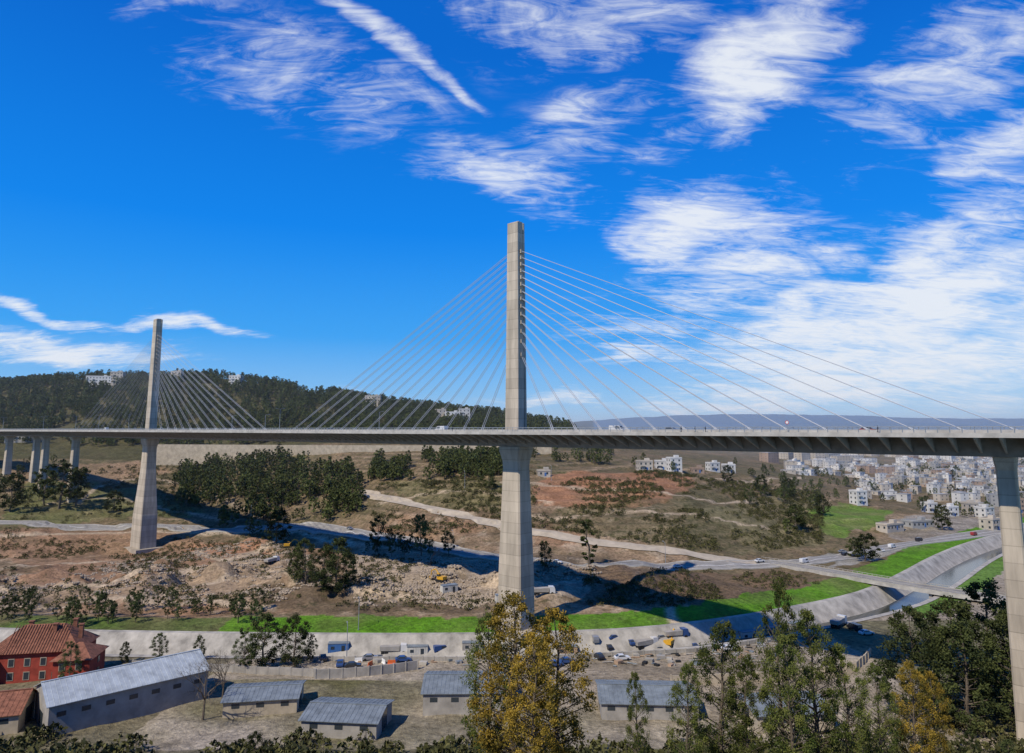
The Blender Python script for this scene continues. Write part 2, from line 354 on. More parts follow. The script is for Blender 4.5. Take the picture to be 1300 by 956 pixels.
R2=road('valley_road',[(-60,668),(120,668),(250,672),(365,667),(420,672),(490,682),(560,697),(640,710),(760,718),(880,721),(990,717),(1050,710),(1130,695),(1220,682),(1330,668)],7.5)
RB=chaikin([(112,322),(124,310),(135,296),(150,275),(168,255),(195,236),(240,222)],2)
ribbon('canal_lining',CAN,[-12,-10,-5,-4.5,4.5,5,10,12],[0,.02,-5,-5.05,-5.05,-5,.02,0],'lining',absz=-61.05,step=4)
ribbon('canal_water',CAN,[-4.6,0,4.6],[0,0,0],'water',absz=-65.95,step=4)
rb=empty('road_bridge')
Pb=resample(RB,2); Tb,Nb=frame(Pb)
def loftpath(P,Nn,sec,zc,mb,mi=0):
    R=[[(p[0]+n[0]*o,p[1]+n[1]*o,zc+z) for o,z in sec] for p,n in zip(P,Nn)]; mb.loft(R,mi)
ZB=-59.2
mb=MB(); loftpath(Pb,Nb,[(-4.5,0),(4.5,0),(4.5,-1.3),(-4.5,-1.3)],ZB,mb); mb.obj('deck',['fascia'],rb)
mb=MB(); loftpath(Pb,Nb,[(-3.9,.06),(3.9,.06),(3.9,.01),(-3.9,.01)],ZB,mb); mb.obj('carriageway',['road'],rb)
mb=MB()
for s_ in(-1,1):
    loftpath(Pb,Nb,[(s_*4.2-.1,.95),(s_*4.2+.1,.95),(s_*4.2+.1,.82),(s_*4.2-.1,.82)],ZB,mb)
    loftpath(Pb,Nb,[(s_*4.2-.12,.3),(s_*4.2+.12,.3),(s_*4.2+.12,.02),(s_*4.2-.12,.02)],ZB,mb)
    for p_,n_ in zip(Pb,Nb): mb.box((p_[0]+n_[0]*s_*4.2,p_[1]+n_[1]*s_*4.2,ZB+.55),(.15,.15,.6))
mb.obj('parapets',['kerb'],rb)
mb=MB()
for i in range(0,len(Pb),9):
    mb.box((Pb[i][0],Pb[i][1],ZB-5),(1.0,7,7.2),0,math.atan2(Tb[i][1],Tb[i][0]))
mb.obj('piers',['lining'],rb)
# ------------------------------------------------------------ BIG BRIDGE
PM=Vector((1.3,220,0)); PL=Vector((-212.4,405,0)); D=(PM-PL); SP=D.length; D.normalize(); NN=Vector((D.y,-D.x,0)); 
if NN.y>0: NN=-NN
LS=.46*SP
line=[PM+D*(SP*1.02),PM+D*150,PM,PL,PM-D*(SP*1.44)]
cl=[(p.x,p.y) for p in line]+[(-350,514),(-400,542),(-470,570),(-600,592),(-760,600)]
CLp=resample(cl[:4]+chaikin(cl[4:],3),4.0)
T_,Nn=frame(CLp)
if Nn[len(Nn)//3][1]>0: Nn=-Nn
vb=empty('cable_stayed_bridge')
ZD=-.95
def dsec(mb,sec,mi=0):
    R=[[(p[0]+n[0]*o,p[1]+n[1]*o,ZD+z) for o,z in sec] for p,n in zip(CLp,Nn)]; mb.loft(R,mi)
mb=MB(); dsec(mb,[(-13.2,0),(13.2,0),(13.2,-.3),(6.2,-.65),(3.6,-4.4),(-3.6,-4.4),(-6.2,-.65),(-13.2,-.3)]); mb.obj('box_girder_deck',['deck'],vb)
mb=MB()
for s_ in(-1,1): dsec(mb,[(s_*13.35-.14,.3),(s_*13.35+.14,.3),(s_*13.35+.14,-.6),(s_*13.35-.14,-.6)])
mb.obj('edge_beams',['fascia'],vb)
mb=MB(); dsec(mb,[(-12.5,.06),(12.5,.06),(12.5,.01),(-12.5,.01)]); mb.obj('carriageway',['asph'],vb)
mb=MB()
for o in (-10.5,-1.4,1.4,10.5): dsec(mb,[(o-.12,.85),(o+.12,.85),(o+.25,.07),(o-.25,.07)])
mb.obj('crash_barriers',['fascia'],vb)
mb=MB()
for p,n in zip(CLp,Nn):
    t=Vector((n[1],-n[0],0))*.18; n3_=Vector((n[0],n[1],0)); c=Vector((p[0],p[1],ZD))
    for s_ in(-1,1):
        tri=[c+n3_*(s_*13.0)+Vector((0,0,-.34)),c+n3_*(s_*12.9)+Vector((0,0,-.8)),c+n3_*(s_*4.2)+Vector((0,0,-3.7)),c+n3_*(s_*6.15)+Vector((0,0,-.66))]
        mb.loft([[q-t for q in tri],[q+t for q in tri]])
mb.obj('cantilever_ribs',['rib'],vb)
mb=MB(); RP=resample(cl[:4]+chaikin(cl[4:],3),2.0); tr,nrn=frame(RP)
if nrn[len(nrn)//3][1]>0: nrn=-nrn
for s_ in(-1,1):
    E=RP+nrn*13.35*s_
    for e in E: mb.box((e[0],e[1],ZD+.85),(.12,.12,1.15))
    for h in(.65,1.0,1.45):
        r=.06 if h>1.2 else .03
        mb.loft([[(e[0]+n[0]*r,e[1]+n[1]*r,ZD+h-r),(e[0]+n[0]*r,e[1]+n[1]*r,ZD+h+r),(e[0]-n[0]*r,e[1]-n[1]*r,ZD+h+r),(e[0]-n[0]*r,e[1]-n[1]*r,ZD+h-r)] for e,n in zip(E[::3],nrn[::3])])
mb.obj('railings',['rail'],vb)
def ring(c,a,bb,z,ch=.45):
    P=[(-a/2+ch,-bb/2),(a/2-ch,-bb/2),(a/2,-bb/2+ch),(a/2,bb/2-ch),(a/2-ch,bb/2),(-a/2+ch,bb/2),(-a/2,bb/2-ch),(-a/2,-bb/2+ch)]
    return [(c.x+D.x*x+NN.x*y,c.y+D.y*x+NN.y*y,z) for x,y in P]
def pylon(c,top,base,wb,nst=14,cr_=.085):
    mb=MB()
    mb.loft([ring(c,wb[0],wb[1],base-3),ring(c,wb[0],wb[1],base),ring(c,wb[0]*.86+1,wb[1]*.86+.8,base+(ZD-5-base)*.3),ring(c,7.6,6.0,base+(ZD-5-base)*.72),ring(c,7.0,5.6,-12),ring(c,7.2,5.8,-10),ring(c,8.6,7.6,-6.5),ring(c,8.6,7.6,ZD-4.45)])
    mb.box((c.x,c.y,base-.6),(wb[0]*1.5,wb[1]*1.6,2.2),0,math.atan2(D.y,D.x))
    mb.obj('pier',['conc'],vb)
    mb=MB(); mb.loft([ring(c,5.2,2.7,ZD+.08,.3),ring(c,4.9,2.7,20,.3),ring(c,4.1,2.4,top-3,.3),ring(c,4.1,2.4,top,.3)])
    for s_ in(-1,1):
        cc=c+NN*s_*1.75
        mb.loft([ring(cc,5.6,1.0,ZD+.08,.15),ring(c+NN*s_*1.6,5.3,.95,20,.15),ring(c+NN*s_*1.4,4.5,.85,top-.3,.15)])
    mb.obj('mast',['conc'],vb)
    cb_=MB();an=MB()
    for i in range(nst):
        f=i/(nst-1); dist=15+(LS-15)*f; hz=24+(top-10-24)*(f**.8)
        for s_ in(-1,1):
            A=c+D*s_*2.35+Vector((0,0,hz)); B=c+D*s_*dist+Vector((0,0,ZD+.6))
            an.box(A+Vector((0,0,-.2)),(1.1,1.5,1.2),0,math.atan2(D.y,D.x))
            for o in(-.4,.4):
                a=A+NN*o; b_=B+NN*o; cb_.tube(a,b_,cr_,cr_,6)
                e=b_+(a-b_).normalized()*2.; cb_.tube(b_+Vector((0,0,-.5)),e,.15,.13,8)
    cb_.obj('stay_cables',['stay'],vb,smooth=True); an.obj('stay_anchorages',['conc'],vb)
pylon(PM,68,-60.6,(9.4,7.4)); pylon(PL,65.6,gz(PL.x,PL.y)-.3,(13.5,9.5),13,.06)
mb=MB()
def pier(x,y,a,bb,base):
    c=Vector((x,y,0)); mb.loft([ring(c,a*1.25,bb*1.25,base-2,.3),ring(c,a,bb,-14,.3),ring(c,a,bb,-8,.3),ring(c,a*1.15,bb*1.9,ZD-4.45,.3)])
for k,(a,bb) in ((.45,(3.3,3.0)),(.68,(3.3,3.0)),(.88,(3.3,3.))):
    q=PM+D*SP*k; pier(q.x,q.y,a,bb,gz(q.x,q.y))
for (x,y) in ((-308,487.5),(-345,511),(-358,520),(-392,538.5),(-440,559),(-500,576),(-560,585),(-620,593)):
    pier(x,y,5,4,gz(x,y))
q=PM+D*SP*1.0; mb.box((q.x,q.y,(ZD-.4+gz(q.x,q.y)-4)/2-.4),(8,26,abs(gz(q.x,q.y)+4-ZD)),0,math.atan2(D.y,D.x))
mb.obj('approach_piers',['conc'],vb)
def lamp(name,x,y,z,h,rz,arms=1):
    m=MB(); m.tube((0,0,0),(0,0,h),.13,.08,8)
    m.tube((0,0,0),(0,0,.5),.2,.2,8,0,True)
    for s_ in ((1,) if arms==1 else(1,-1)):
        m.tube((0,0,h-.1),(0,s_*1.4,h+.25),.06,.05,6); m.loft([[(-.14,s_*1.3,h+.2),(.14,s_*1.3,h+.2),(.14,s_*1.3,h+.32),(-.14,s_*1.3,h+.32)],[(-.18,s_*2.2,h+.26),(.18,s_*2.2,h+.26),(.12,s_*2.2,h+.4),(-.12,s_*2.2,h+.4)]][::s_])
    return m.obj(name,['rail'],None,(x,y,z),rz)
ang=math.atan2(D.y,D.x)
for t in (.50,1.12,1.3,1.46):
    q=PM-D*SP*t; lamp('street_lamp',q.x,q.y,ZD+.06,10,ang,2)
for x,y in ((-350,514),(-400,541),(-455,566)): lamp('street_lamp',x,y,ZD+.06,10,2.6,2)
for t in (.30,.62,.74): 
    q=PM-D*SP*t+NN*-12; lamp('street_lamp',q.x,q.y,ZD+.06,8,ang,1)
q=PM+D*SP*.315+NN*11.3
sg=MB(); sg.tube((0,0,0),(0,0,2.2),.05,.05,8); sg.tube((0,-.06,2.4),(0,-.1,2.4),.42,.42,20,1,True); sg.tube((0,-.105,2.4),(0,-.11,2.4),.3,.3,20,2,True)
sg.obj('traffic_sign',['rail','red','paint'],None,(q.x,q.y,ZD+.06),-.1)
def person(x,y,z,rz,h=1.72,step=.18,coat='cloth'):
    V=[(0,0,.93),(0,0,1.15),(0,0,1.40),(0,0,1.52),(0,.02,1.64),(0,.02,1.74), (.1,0,.88),(.11,step,.48),(.11,step*1.2,.07),(.11,step*1.2+.16,.03),(-.1,0,.88),(-.11,-step*.3,.48),(-.11,-step*1.5,.09),(-.11,-step*1.5+.15,.03),(.19,0,1.4),(.25,-.06,1.12),(.25,.05,.86),(-.19,0,1.4),(-.25,.07,1.12),(-.25,.16,.88)]
    E=[(0,1),(1,2),(2,3),(3,4),(4,5),(0,6),(6,7),(7,8),(8,9),(0,10),(10,11),(11,12),(12,13),(2,14),(14,15),(15,16),(2,17),(17,18),(18,19)]
    R=[.15,.14,.16,.06,.1,.08,.1,.07,.05,.04,.1,.07,.05,.04,.07,.05,.04,.07,.05,.04]
    m_=bpy.data.meshes.new('pedestrian'); m_.from_pydata(V,E,[]); m_.materials.append(M[coat]); o=bpy.data.objects.new('pedestrian',m_); link(o)
    md=o.modifiers.new('s','SKIN')
    for i,r in enumerate(R): m_.skin_vertices[0].data[i].radius=(r,r*.85)
    m_.skin_vertices[0].data[0].use_root=True
    o.modifiers.new('d','SUBSURF').render_levels=1
    o.location=(x,y,z); o.rotation_euler=(0,0,rz); o.scale=(h/1.82,)*3
try:
    for t,o_,r_ in((.238,11.8,ang-1.57),(.247,11.6,ang-1.5),(-.06,11.7,ang+1.57),(.225,11.9,ang-1.6),(.38,11.8,ang+1.5)):
        q=PM+D*SP*t+NN*o_; person(q.x,q.y,ZD+.06,r_)
except Exception as e: print('person',e)
# ------------------------------------------------------------ vehicles
def car(name,paint,x,y,z,rz,van=False,parent=None):
    m=MB()
    if van: body=[(-2.3,.35),(2.35,.35),(2.4,.85),(1.75,1.1),(1.2,1.95),(-2.2,2.0),(-2.35,1.2)]; 
    else: body=[(-2.1,.35),(2.1,.35),(2.15,.62),(1.95,.82),(.95,.95),(-1.75,1.0),(-2.12,.85)]
    w=.86
    m.loft([[(a,-w,b_) for a,b_ in body],[(a,w,b_) for a,b_ in body]],0)
    if not van:
        lo=[(.95,.95),(.3,1.42),(-1.0,1.45),(-1.75,1.0)]
        m.loft([[(a,-w+.06+(b_-.95)*.22,b_) for a,b_ in lo],[(a,w-.06-(b_-.95)*.22,b_) for a,b_ in lo]],0)
        for s_ in(-1,1):
            g=[(.72,1.0),(.26,1.36),(-.95,1.38),(-1.5,1.02)]; m.add([(a,s_*(w-.045-(b_-.95)*.22+.02),b_) for a,b_ in g],[(0,1,2,3)],1)
        m.add([(.97,-.68,.98),(.97,.68,.98),(.37,.6,1.4),(.37,-.6,1.4)],[(0,1,2,3)],1); m.add([(-1.75,-.68,1.03),(-1.75,.68,1.03),(-1.06,.6,1.42),(-1.06,-.6,1.42)],[(0,1,2,3)],1)
    else:
        for s_ in(-1,1): m.add([(a,s_*(w+.01),b_) for a,b_ in[(1.55,1.15),(1.1,1.75),(-.1,1.78),(-.1,1.15)]],[(0,1,2,3)],1)
        m.add([(1.77,-.75,1.12),(1.77,.75,1.12),(1.25,.7,1.9),(1.25,-.7,1.9)],[(0,1,2,3)],1)
    for a in(-1.35,1.35):
        for s_ in(-1,1): m.tube((a,s_*.66,.33),(a,s_*.9,.33),.33,.33,12,2,True)
    return m.obj(name,[paint,'glass','black'],parent,(x,y,z),rz)
def truck(name,paint,x,y,z,rz):
    m=MB(); m.loft([[(a,-1.2,b_) for a,b_ in[(2,.6),(4,.6),(4,1.7),(3.7,2.7),(2,2.8)]],[(a,1.2,b_) for a,b_ in[(2,.6),(4,.6),(4,1.7),(3.7,2.7),(2,2.8)]]],0)
    m.add([(4.02,-1,1.75),(4.02,1,1.75),(3.76,1,2.55),(3.76,-1,2.55)],[(0,1,2,3)],1)
    m.loft([[(a,-1.25,b_) for a,b_ in[(-4,1.2),(1.7,1.0),(1.8,2.4),(-4.1,2.3)]],[(a,1.25,b_) for a,b_ in[(-4,1.2),(1.7,1.0),(1.8,2.4),(-4.1,2.3)]]],3)
    m.box((-.5,0,.8),(7,1,.3),2)
    for a in(-3.2,-2.1,2.9):
        for s_ in(-1,1): m.tube((a,s_*.85,.5),(a,s_*1.22,.5),.5,.5,12,2,True)
    m.obj(name,[paint,'glass','black','grey'],None,(x,y,z),rz)
def excavator(x,y,z,rz):
    e=empty('excavator',(x,y,z),rz); m=MB()
    for s_ in(-1,1): m.loft([[(a,s_*1.1-.3,b_) for a,b_ in[(-1.7,.1),(1.7,.1),(2,.45),(1.7,.8),(-1.7,.8),(-2,.45)]],[(a,s_*1.1+.3,b_) for a,b_ in[(-1.7,.1),(1.7,.1),(2,.45),(1.7,.8),(-1.7,.8),(-2,.45)]]])
    m.obj('tracks',['black'],e)
    m=MB(); m.box((-.5,0,1.4),(3,2.4,1.1)); m.box((.6,.75,2.2),(1.2,.9,1.6)); m.tube((.6,-.3,1.6),(3.2,-.3,4.2),.3,.25,6,0,True); m.tube((3.2,-.3,4.2),(5.2,-.3,3.4),.25,.22,6,0,True); m.tube((5.2,-.3,3.4),(5.6,-.3,1.2),.2,.16,6,0,True); m.loft([[(5.2,-.8,.3),(6,-.8,.5),(5.9,-.8,1.3)],[(5.2,.2,.3),(6,.2,.5),(5.9,.2,1.3)]]); m.obj('body_and_boom',['yellow'],e)
    m=MB(); m.box((.6,.75,2.35),(1.23,.93,.8)); m.obj('cab_glass',['glass'],e)
paints=[mat('car_paint_white',(.6,.6,.6),.3,.5,.05,spec=.5),mat('car_paint_silver',(.3,.31,.33),.3,.5,.05,metal=.4),mat('car_paint_dark',(.03,.03,.035),.25,.5,.05,spec=.5),mat('car_paint_red',(.28,.03,.03),.3,.5,.05,spec=.5),mat('car_paint_blue',(.03,.07,.2),.3,.5,.05,spec=.5)]
M.update({f'p{i}':q for i,q in enumerate(paints)})
for t,o_,k,vv in((-.10,6,0,True),(-.17,-5,1,False),(-.33,6,2,False),(-.62,5,0,False),(.12,-6,0,True),(.2,5,1,False),(-.9,6,0,False),(.36,-5,3,False),(-1.2,5,0,True)):
    q=PM+D*SP*t+NN*o_; car('van' if vv else 'car',f'p{k}',q.x,q.y,ZD+.07,ang+(math.pi if o_>0 else 0),vv)
def onroad(P,f,off):
    i=int(f*(len(P)-2)); a=np.array(P[i]);c=np.array(P[i+1]);t=(c-a)/np.hypot(*(c-a)); q=a+np.array([-t[1],t[0]])*off; return q[0],q[1],math.atan2(t[1],t[0])
for f,o_ in((.33,1.8),(.42,-1.8),(.55,1.8),(.63,-1.8),(.7,1.8),(.74,-1.8),(.8,1.8),(.84,-1.9),(.88,1.9),(.92,-1.8),(.95,1.8)):
    x,y,r=onroad(R2,f,o_); car('car',f'p{random.choice([0,0,1,2,3])}',x,y,gz(x,y)+.42,r,random.random()<.2)
for (u,v,k) in ((1100,705,0),(1085,708,2),(1118,700,0),(1070,702,1)):
    x,y=plot(u,v); car('parked_car',f'p{k}',x,y,gz(x,y)+.1,random.random()*3)
for (u,v) in [(470,838),(482,836),(512,840),(560,828),(705,846),(720,842),(780,812),(800,818),(772,824),(840,812),(838,826),(880,822),(905,818),(925,826),(755,815),(1085,800),(1100,806),(432,845),(410,838),(448,848),(760,836),(790,838)]:
    x,y=plot(u,v); car('parked_car',f'p{random.choice([0,1,2,2,4,0])}',x,y,gz(x,y)+.08,random.choice([.2,.4,1.7,1.9]),random.random()<.25)
for (u,v,k,r) in [(858,810,4,.3),(820,822,0,.5),(500,830,0,.1),(1065,795,0,.8),(690,755,0,.2),(345,715,0,1.2)]:
    x,y=plot(u,v); truck('dump_truck',f'p{k}',x,y,gz(x,y)+.05,r)
for (u,v,r) in [(365,695,.3),(560,738,2.5),(850,820,1.)]:
    x,y=plot(u,v); excavator(x,y,gz(x,y),r)
for i,(u,v) in enumerate([(455,840),(470,845),(487,842),(497,843)]):
    x,y=plot(u,v); m=MB(); m.loft([[(a,-.3,0),(a,.3,0),(a,.12,.35),(a,.08,1.0),(a,-.08,1.0),(a,-.12,.35)] for a in(-1,1)]); m.obj('traffic_barrier',['orange' if i%2 else 'paint'],None,(x,y,gz(x,y)),.2+i)
def cabin(x,y,z,rz,mt):
    e=empty('site_cabin',(x,y,z),rz); m=MB(); m.box((0,0,1.4),(6,2.5,2.6)); 
    for k in range(12): m.box((-2.75+k*.5,-1.27,1.4),(.12,.05,2.4)); m.box((-2.75+k*.5,1.27,1.4),(.12,.05,2.4))
    m.obj('shell',[mt],e); m=MB(); m.box((0,0,2.76),(6.2,2.7,.12)); m.obj('roof',['metald'],e); m=MB(); m.box((-1.6,-1.3,1.6),(1,.06,.8)); m.box((1.4,-1.3,1.2),(.9,.06,2)); m.obj('window_and_door',['glass'],e)
for (u,v,r,mt) in [(530,832,.1,'white'),(600,827,.0,'grey'),(430,828,.1,'blue'),(950,812,.3,'white'),(980,806,.3,'grey'),(1010,800,.4,'grey'),(720,832,0,'ochre'),(640,765,.2,'white'),(570,752,.5,'white')]:
    x,y=plot(u,v); cabin(x,y,gz(x,y),r,mt)
# ------------------------------------------------------------ buildings
def windows(m,w,d_,z0,fl,fh,mi=1,dens=3.2,ww=1.15,wh=1.35):
    for k in range(fl):
        zc=z0+k*fh+fh*.55
        for (L_,ax) in((w,0),(d_,1)):
            n=max(1,int(L_/dens))
            for i in range(n):
                o=(i+.5)/n*L_-L_/2
                for s_ in(-1,1):
                    if ax==0: m.box((o,s_*(d_/2+.01),zc),(ww,.06,wh),mi)
                    else: m.box((s_*(w/2+.01),o,zc),(.06,ww,wh),mi)
def flat(name,x,y,w,d_,fl,rz,mt,fh=3.1,found=3):
    e=empty(name,(x,y,gz(x,y)),rz); h=fl*fh; m=MB(); m.box((0,0,h/2-found/2),(w,d_,h+found)); m.obj('walls',[mt],e)
    m=MB(); windows(m,w,d_,0,fl,fh,0); m.obj('windows',['glass'],e)
    m=MB(); 
    for s_ in(-1,1): m.box((0,s_*(d_/2-.1),h+.45),(w+.1,.25,.9)); m.box((s_*(w/2-.1),0,h+.45),(.25,d_-.4,.9))
    m.box((0,0,h+.05),(w+.5,d_+.5,.15)); m.box((w*.2,0,h+1.2),(3,3,2.2)); m.obj('parapet_and_stair_tower',[mt],e)
    m=MB(); m.box((w*.1,-d_/2-.03,1.1),(1.2,.08,2.2)); m.obj('door',['blue'],e)
    if fl>1:
        m=MB()
        for k in range(1,fl): m.box((-w*.2,-d_/2-.6,k*fh+.05),(3.2,1.2,.14)); m.box((-w*.2,-d_/2-1.15,k*fh+.55),(3.2,.08,.9))
        m.obj('balconies',[mt],e)
for (u,v,w,dd,fl,r,mt) in [(818,597,10,8,2,.1,'tc'),(840,596,10,8,2,-.1,'tw'),(856,598,9,8,3,.2,'tw'),(885,600,9,7,1,.1,'to'),(905,598,9,7,2,.3,'tw'),(925,600,9,7,2,.1,'tw'),
   (1090,640,9,8,3,.3,'tw'),(1130,672,16,7,1,.5,'tc'),(1165,668,16,8,1,.3,'tg'),(1205,655,9,8,2,.3,'tw'),(1230,650,9,8,2,.1,'tc'),(1250,656,9,8,2,.4,'tw'),(1290,650,9,8,3,.1,'to'),(1180,650,8,7,2,.2,'tw'),
   (690,604,8,6,1,.1,'tc'),(1258,672,10,8,2,.5,'tc')]:
    x,y=plot(u,v); flat('apartment_house' if fl>2 else 'flat_roofed_house',x,y,w,dd,fl,r,mt)
for (u,yy,w,dd,fl,r,mt) in [(128,835,28,12,3,.2,'tw'),(150,838,14,10,4,.2,'tc'),(475,800,18,10,3,0,'tc'),(575,740,16,10,3,.1,'tw'),(560,745,12,10,3,.1,'tc'),(590,750,12,10,4,.1,'tw'),(300,820,14,9,3,0,'tw'),(40,650,30,12,2,.2,'grey'),(225,835,12,9,3,.1,'tc')]:
    bx=(u-650)/867/.998; flat('hilltop_building',bx*yy,yy,w,dd,fl,r,mt,3.4,5)
tm=MB()
def town(uv,n,s0,s1,fl0,fl1):
    P=[plot(*q) for q in uv]; A=np.array(P); k=0;tries=0;pts=[]
    while k<n and tries<n*30:
        tries+=1; x=rng.uniform(A[:,0].min(),A[:,0].max()); y=rng.uniform(A[:,1].min(),A[:,1].max())
        if not inpoly(np.array([x]),np.array([y]),P)[0]: continue
        if pdist(np.array([x]),np.array([y]),CAN)[0][0]<22: continue
        if any(abs(x-a)+abs(y-c)<s0*1.15 for a,c in pts): continue
        if fbm([x],[y],90,2,5)[0]<-.12: continue
        pts.append((x,y)); k+=1; z=gz(x,y); w=rng.uniform(s0,s1); dd=rng.uniform(s0,s1)*.8; fl=int(rng.integers(fl0,fl1+1)); h=fl*2.9; r=rng.choice([.25,.3,-.1,.6])+rng.uniform(-.1,.1)
        mi=int(rng.choice([0,0,0,0,1,1,2,3])); l=MB(); l.box((0,0,h/2-1),(w,dd,h+2),mi)
        if rng.random()<.5: l.box((w*.2,0,h+.9),(w*.3,dd*.35,1.8),mi)
        if rng.random()<.4: l.box((w*.55,dd*.1,h*.25),(w*.5,dd*.7,h*.5+1),int(rng.choice([0,1,2])))
        l.box((0,0,h+.12),(w+.3,dd+.3,.24),2)
        windows(l,w,dd,0,fl,2.9,4,4.2,1.0,1.1)
        ca_,sa=math.cos(r),math.sin(r); o=len(tm.v)
        tm.v+=[(x+a*ca_-c*sa,y+a*sa+c*ca_,z+q) for a,c,q in l.v]; tm.f+=[tuple(i+o for i in f) for f in l.f]; tm.m+=l.m
town([(1085,630),(1095,604),(1300,600),(1340,610),(1340,645),(1240,644),(1150,637)],190,6.5,10.5,1,3)
town([(985,598),(1040,584),(1340,580),(1340,602),(1095,606),(1030,604)],340,7.5,13,1,3)
town([(960,586),(1000,574),(1340,568),(1340,582)],240,12,22,2,5)
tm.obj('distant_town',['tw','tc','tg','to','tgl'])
W=chaikin([((u-650)/867/1.01*yy,yy) for u,yy in((185,590),(260,585),(350,570),(450,560),(560,552),(640,545),(700,540))],2)
W=resample(W,5); Tw,Nw=frame(W); zz=zf(W[:,0],W[:,1]); mb=MB()
mb.loft([[(p[0],p[1],min(z,-16)-4),(p[0]+n[0]*.6,p[1]+n[1]*.6,min(z,-16)-4),(p[0]+n[0]*.6,p[1]+n[1]*.6,-12.8),(p[0],p[1],-12.8)] for p,n,z in zip(W,Nw,zz)])
mb.obj('retaining_wall',['cream'])
def hip(m,x,y,z,w,d_,h,mi=0,ov=.7):
    w+=ov*2;d_+=ov*2; r=max(.5,(w-d_)/2)
    m.add([(x-w/2,y-d_/2,z),(x+w/2,y-d_/2,z),(x+w/2,y+d_/2,z),(x-w/2,y+d_/2,z),(x-r,y,z+h),(x+r,y,z+h)],[(0,1,5,4),(1,2,5),(2,3,4,5),(3,0,4),(3,2,1,0)],mi)
hx,hy=-117,179; e=empty('red_villa',(hx,hy,gz(hx,hy)),.18)
m=MB(); m.box((0,0,3.2),(20,11,7.6)); m.box((10.2,-4.5,2.6),(8,9.5,6.4)); m.box((-13,-3,3),(9,10,7)); m.obj('walls',['redw'],e)
m=MB(); hip(m,0,0,7.0,20,11,5.2); hip(m,10.2,-4.5,5.82,8,9.5,2.8); hip(m,-13,-3,6.52,9,10,3.4)
for k in range(34): m.tube((-10.5+k*.63,-6.2,7.08),(-10.5+k*.63+(0 if 6<k<28 else (3.2 if k<=6 else -3.2)),-.3 if 6<k<28 else -3,12.15 if 6<k<28 else 9.6),.11,.11,4)
m.obj('roof',['terr'],e)
m=MB()
for x_,y_ in((-4,2),(3,-1.5),(6,2.5),(9.5,-3)): m.box((x_,y_,10.8),(.9,.9,3.2),0); m.box((x_,y_,12.5),(1.2,1.2,.2),0)
m.obj('chimneys',['terr'],e)
m=MB()
for k in range(2):
    for x_ in(-8,-4.5,-1,2.5): m.box((x_,-5.55,1.7+k*3.1),(1.1,.12,1.6),0); m.box((x_,-5.53,1.7+k*3.1),(1.4,.1,1.9),1)
    for x_ in(8.2,11.8): m.box((x_,-9.3,1.7+k*2.6),(1.1,.12,1.4),0); m.box((x_,-9.28,1.7+k*2.6),(1.4,.1,1.7),1)
    for x_ in (-15,-11.5): m.box((x_,-8.05,1.7+k*2.6),(1.1,.12,1.4),0); m.box((x_,-8.03,1.7+k*2.6),(1.4,.1,1.7),1)
    m.box((14.25,-4,1.7+k*2.6),(.12,1.2,1.4),0)
m.obj('windows',['glass','cream'],e); m=MB(); m.box((5.2,-5.56,1.1),(1.3,.14,2.3)); m.obj('door',['bark'],e)
def shed(name,x,y,w,d_,h,rise,rz,rm,wm,zb=None):
    z=gz(x,y) if zb is None else zb; e=empty(name,(x,y,z),rz)
    m=MB(); m.loft([[(a,-d_/2,-2),(a,d_/2,-2),(a,d_/2,h),(a,0,h+rise),(a,-d_/2,h)] for a in(-w/2,w/2)]); m.obj('walls',[wm],e)
    m=MB(); o=.5
    for s_ in(-1,1):
        m.loft([[(a,0,h+rise+.05),(a,0,h+rise+.17),(a,s_*(d_/2+o),h-o*rise/(d_/2)+.17),(a,s_*(d_/2+o),h-o*rise/(d_/2)+.05)] for a in(-w/2-o,w/2+o)])
        k=int(w/.9)
        for i in range(k+1):
            a=-w/2+i*w/k; m.tube((a,0,h+rise+.18),(a,s_*(d_/2+o),h-o*rise/(d_/2)+.18),.055,.055,4)
    m.box((0,0,h+rise+.2),(w+1,.5,.1)); m.obj('roof',[rm],e)
    m=MB(); n=max(2,int(w/4))
    for i in range(n):
        for s_ in(-1,1): m.box((-w/2+(i+.5)*w/n,s_*(d_/2+.01),h*.7),(1.6,.06,.9))
    for s_ in(-1,1): m.box((s_*(w/2+.01),0,1.8),(.06,3.6,3.6))
    m.obj('windows_and_doors',['glass'],e)
shed('metal_roofed_warehouse',-84,156.5,30,14,6.4,2.6,math.radians(43),'metal','grey')
shed('metal_roofed_shed',-10,160,18,13,4.4,1.5,.02,'metald','grey')
shed('metal_roofed_shed',29,157,20,13,3.2,1.4,-.05,'metald','grey')
shed('metal_roofed_shed',-54,158,15,10,3.2,1.0,.15,'metald','cream')
shed('metal_roofed_shed',-33,146,15,11,3.4,1.1,-.1,'metald','grey')
shed('tiled_roof_house',-106,146,15,11,4,2.6,.3,'terr','cream')
shed('metal_roofed_shed',56,150,16,11,3.6,1.2,.1,'metald','cream')
def wall(name,P,h,mt='white',t=.25):
    P=resample(P,3); T2,N2=frame(P); z=zf(P[:,0],P[:,1]); m=MB()
    m.loft([[(p[0],p[1],q-.6),(p[0]+n[0]*t,p[1]+n[1]*t,q-.6),(p[0]+n[0]*t,p[1]+n[1]*t,q+h),(p[0],p[1],q+h)] for p,n,q in zip(P,N2,z)])
    for p,q in zip(P,z): m.box((p[0]+N2[0][0]*t/2,p[1]+N2[0][1]*t/2,q+h/2),(.4,.4,h+.3),0)
    m.obj(name,[mt])
wall('yard_wall',[plot(400,862),plot(470,858),plot(530,850)],2.2,'grey')
wall('canal_wall',[(-60,191.5),(0,191),(50,198),(90,214)],1.1,'lining')
wall('yard_wall',[(38,172),(60,174),(86,180),(96,192)],2.,'cream')
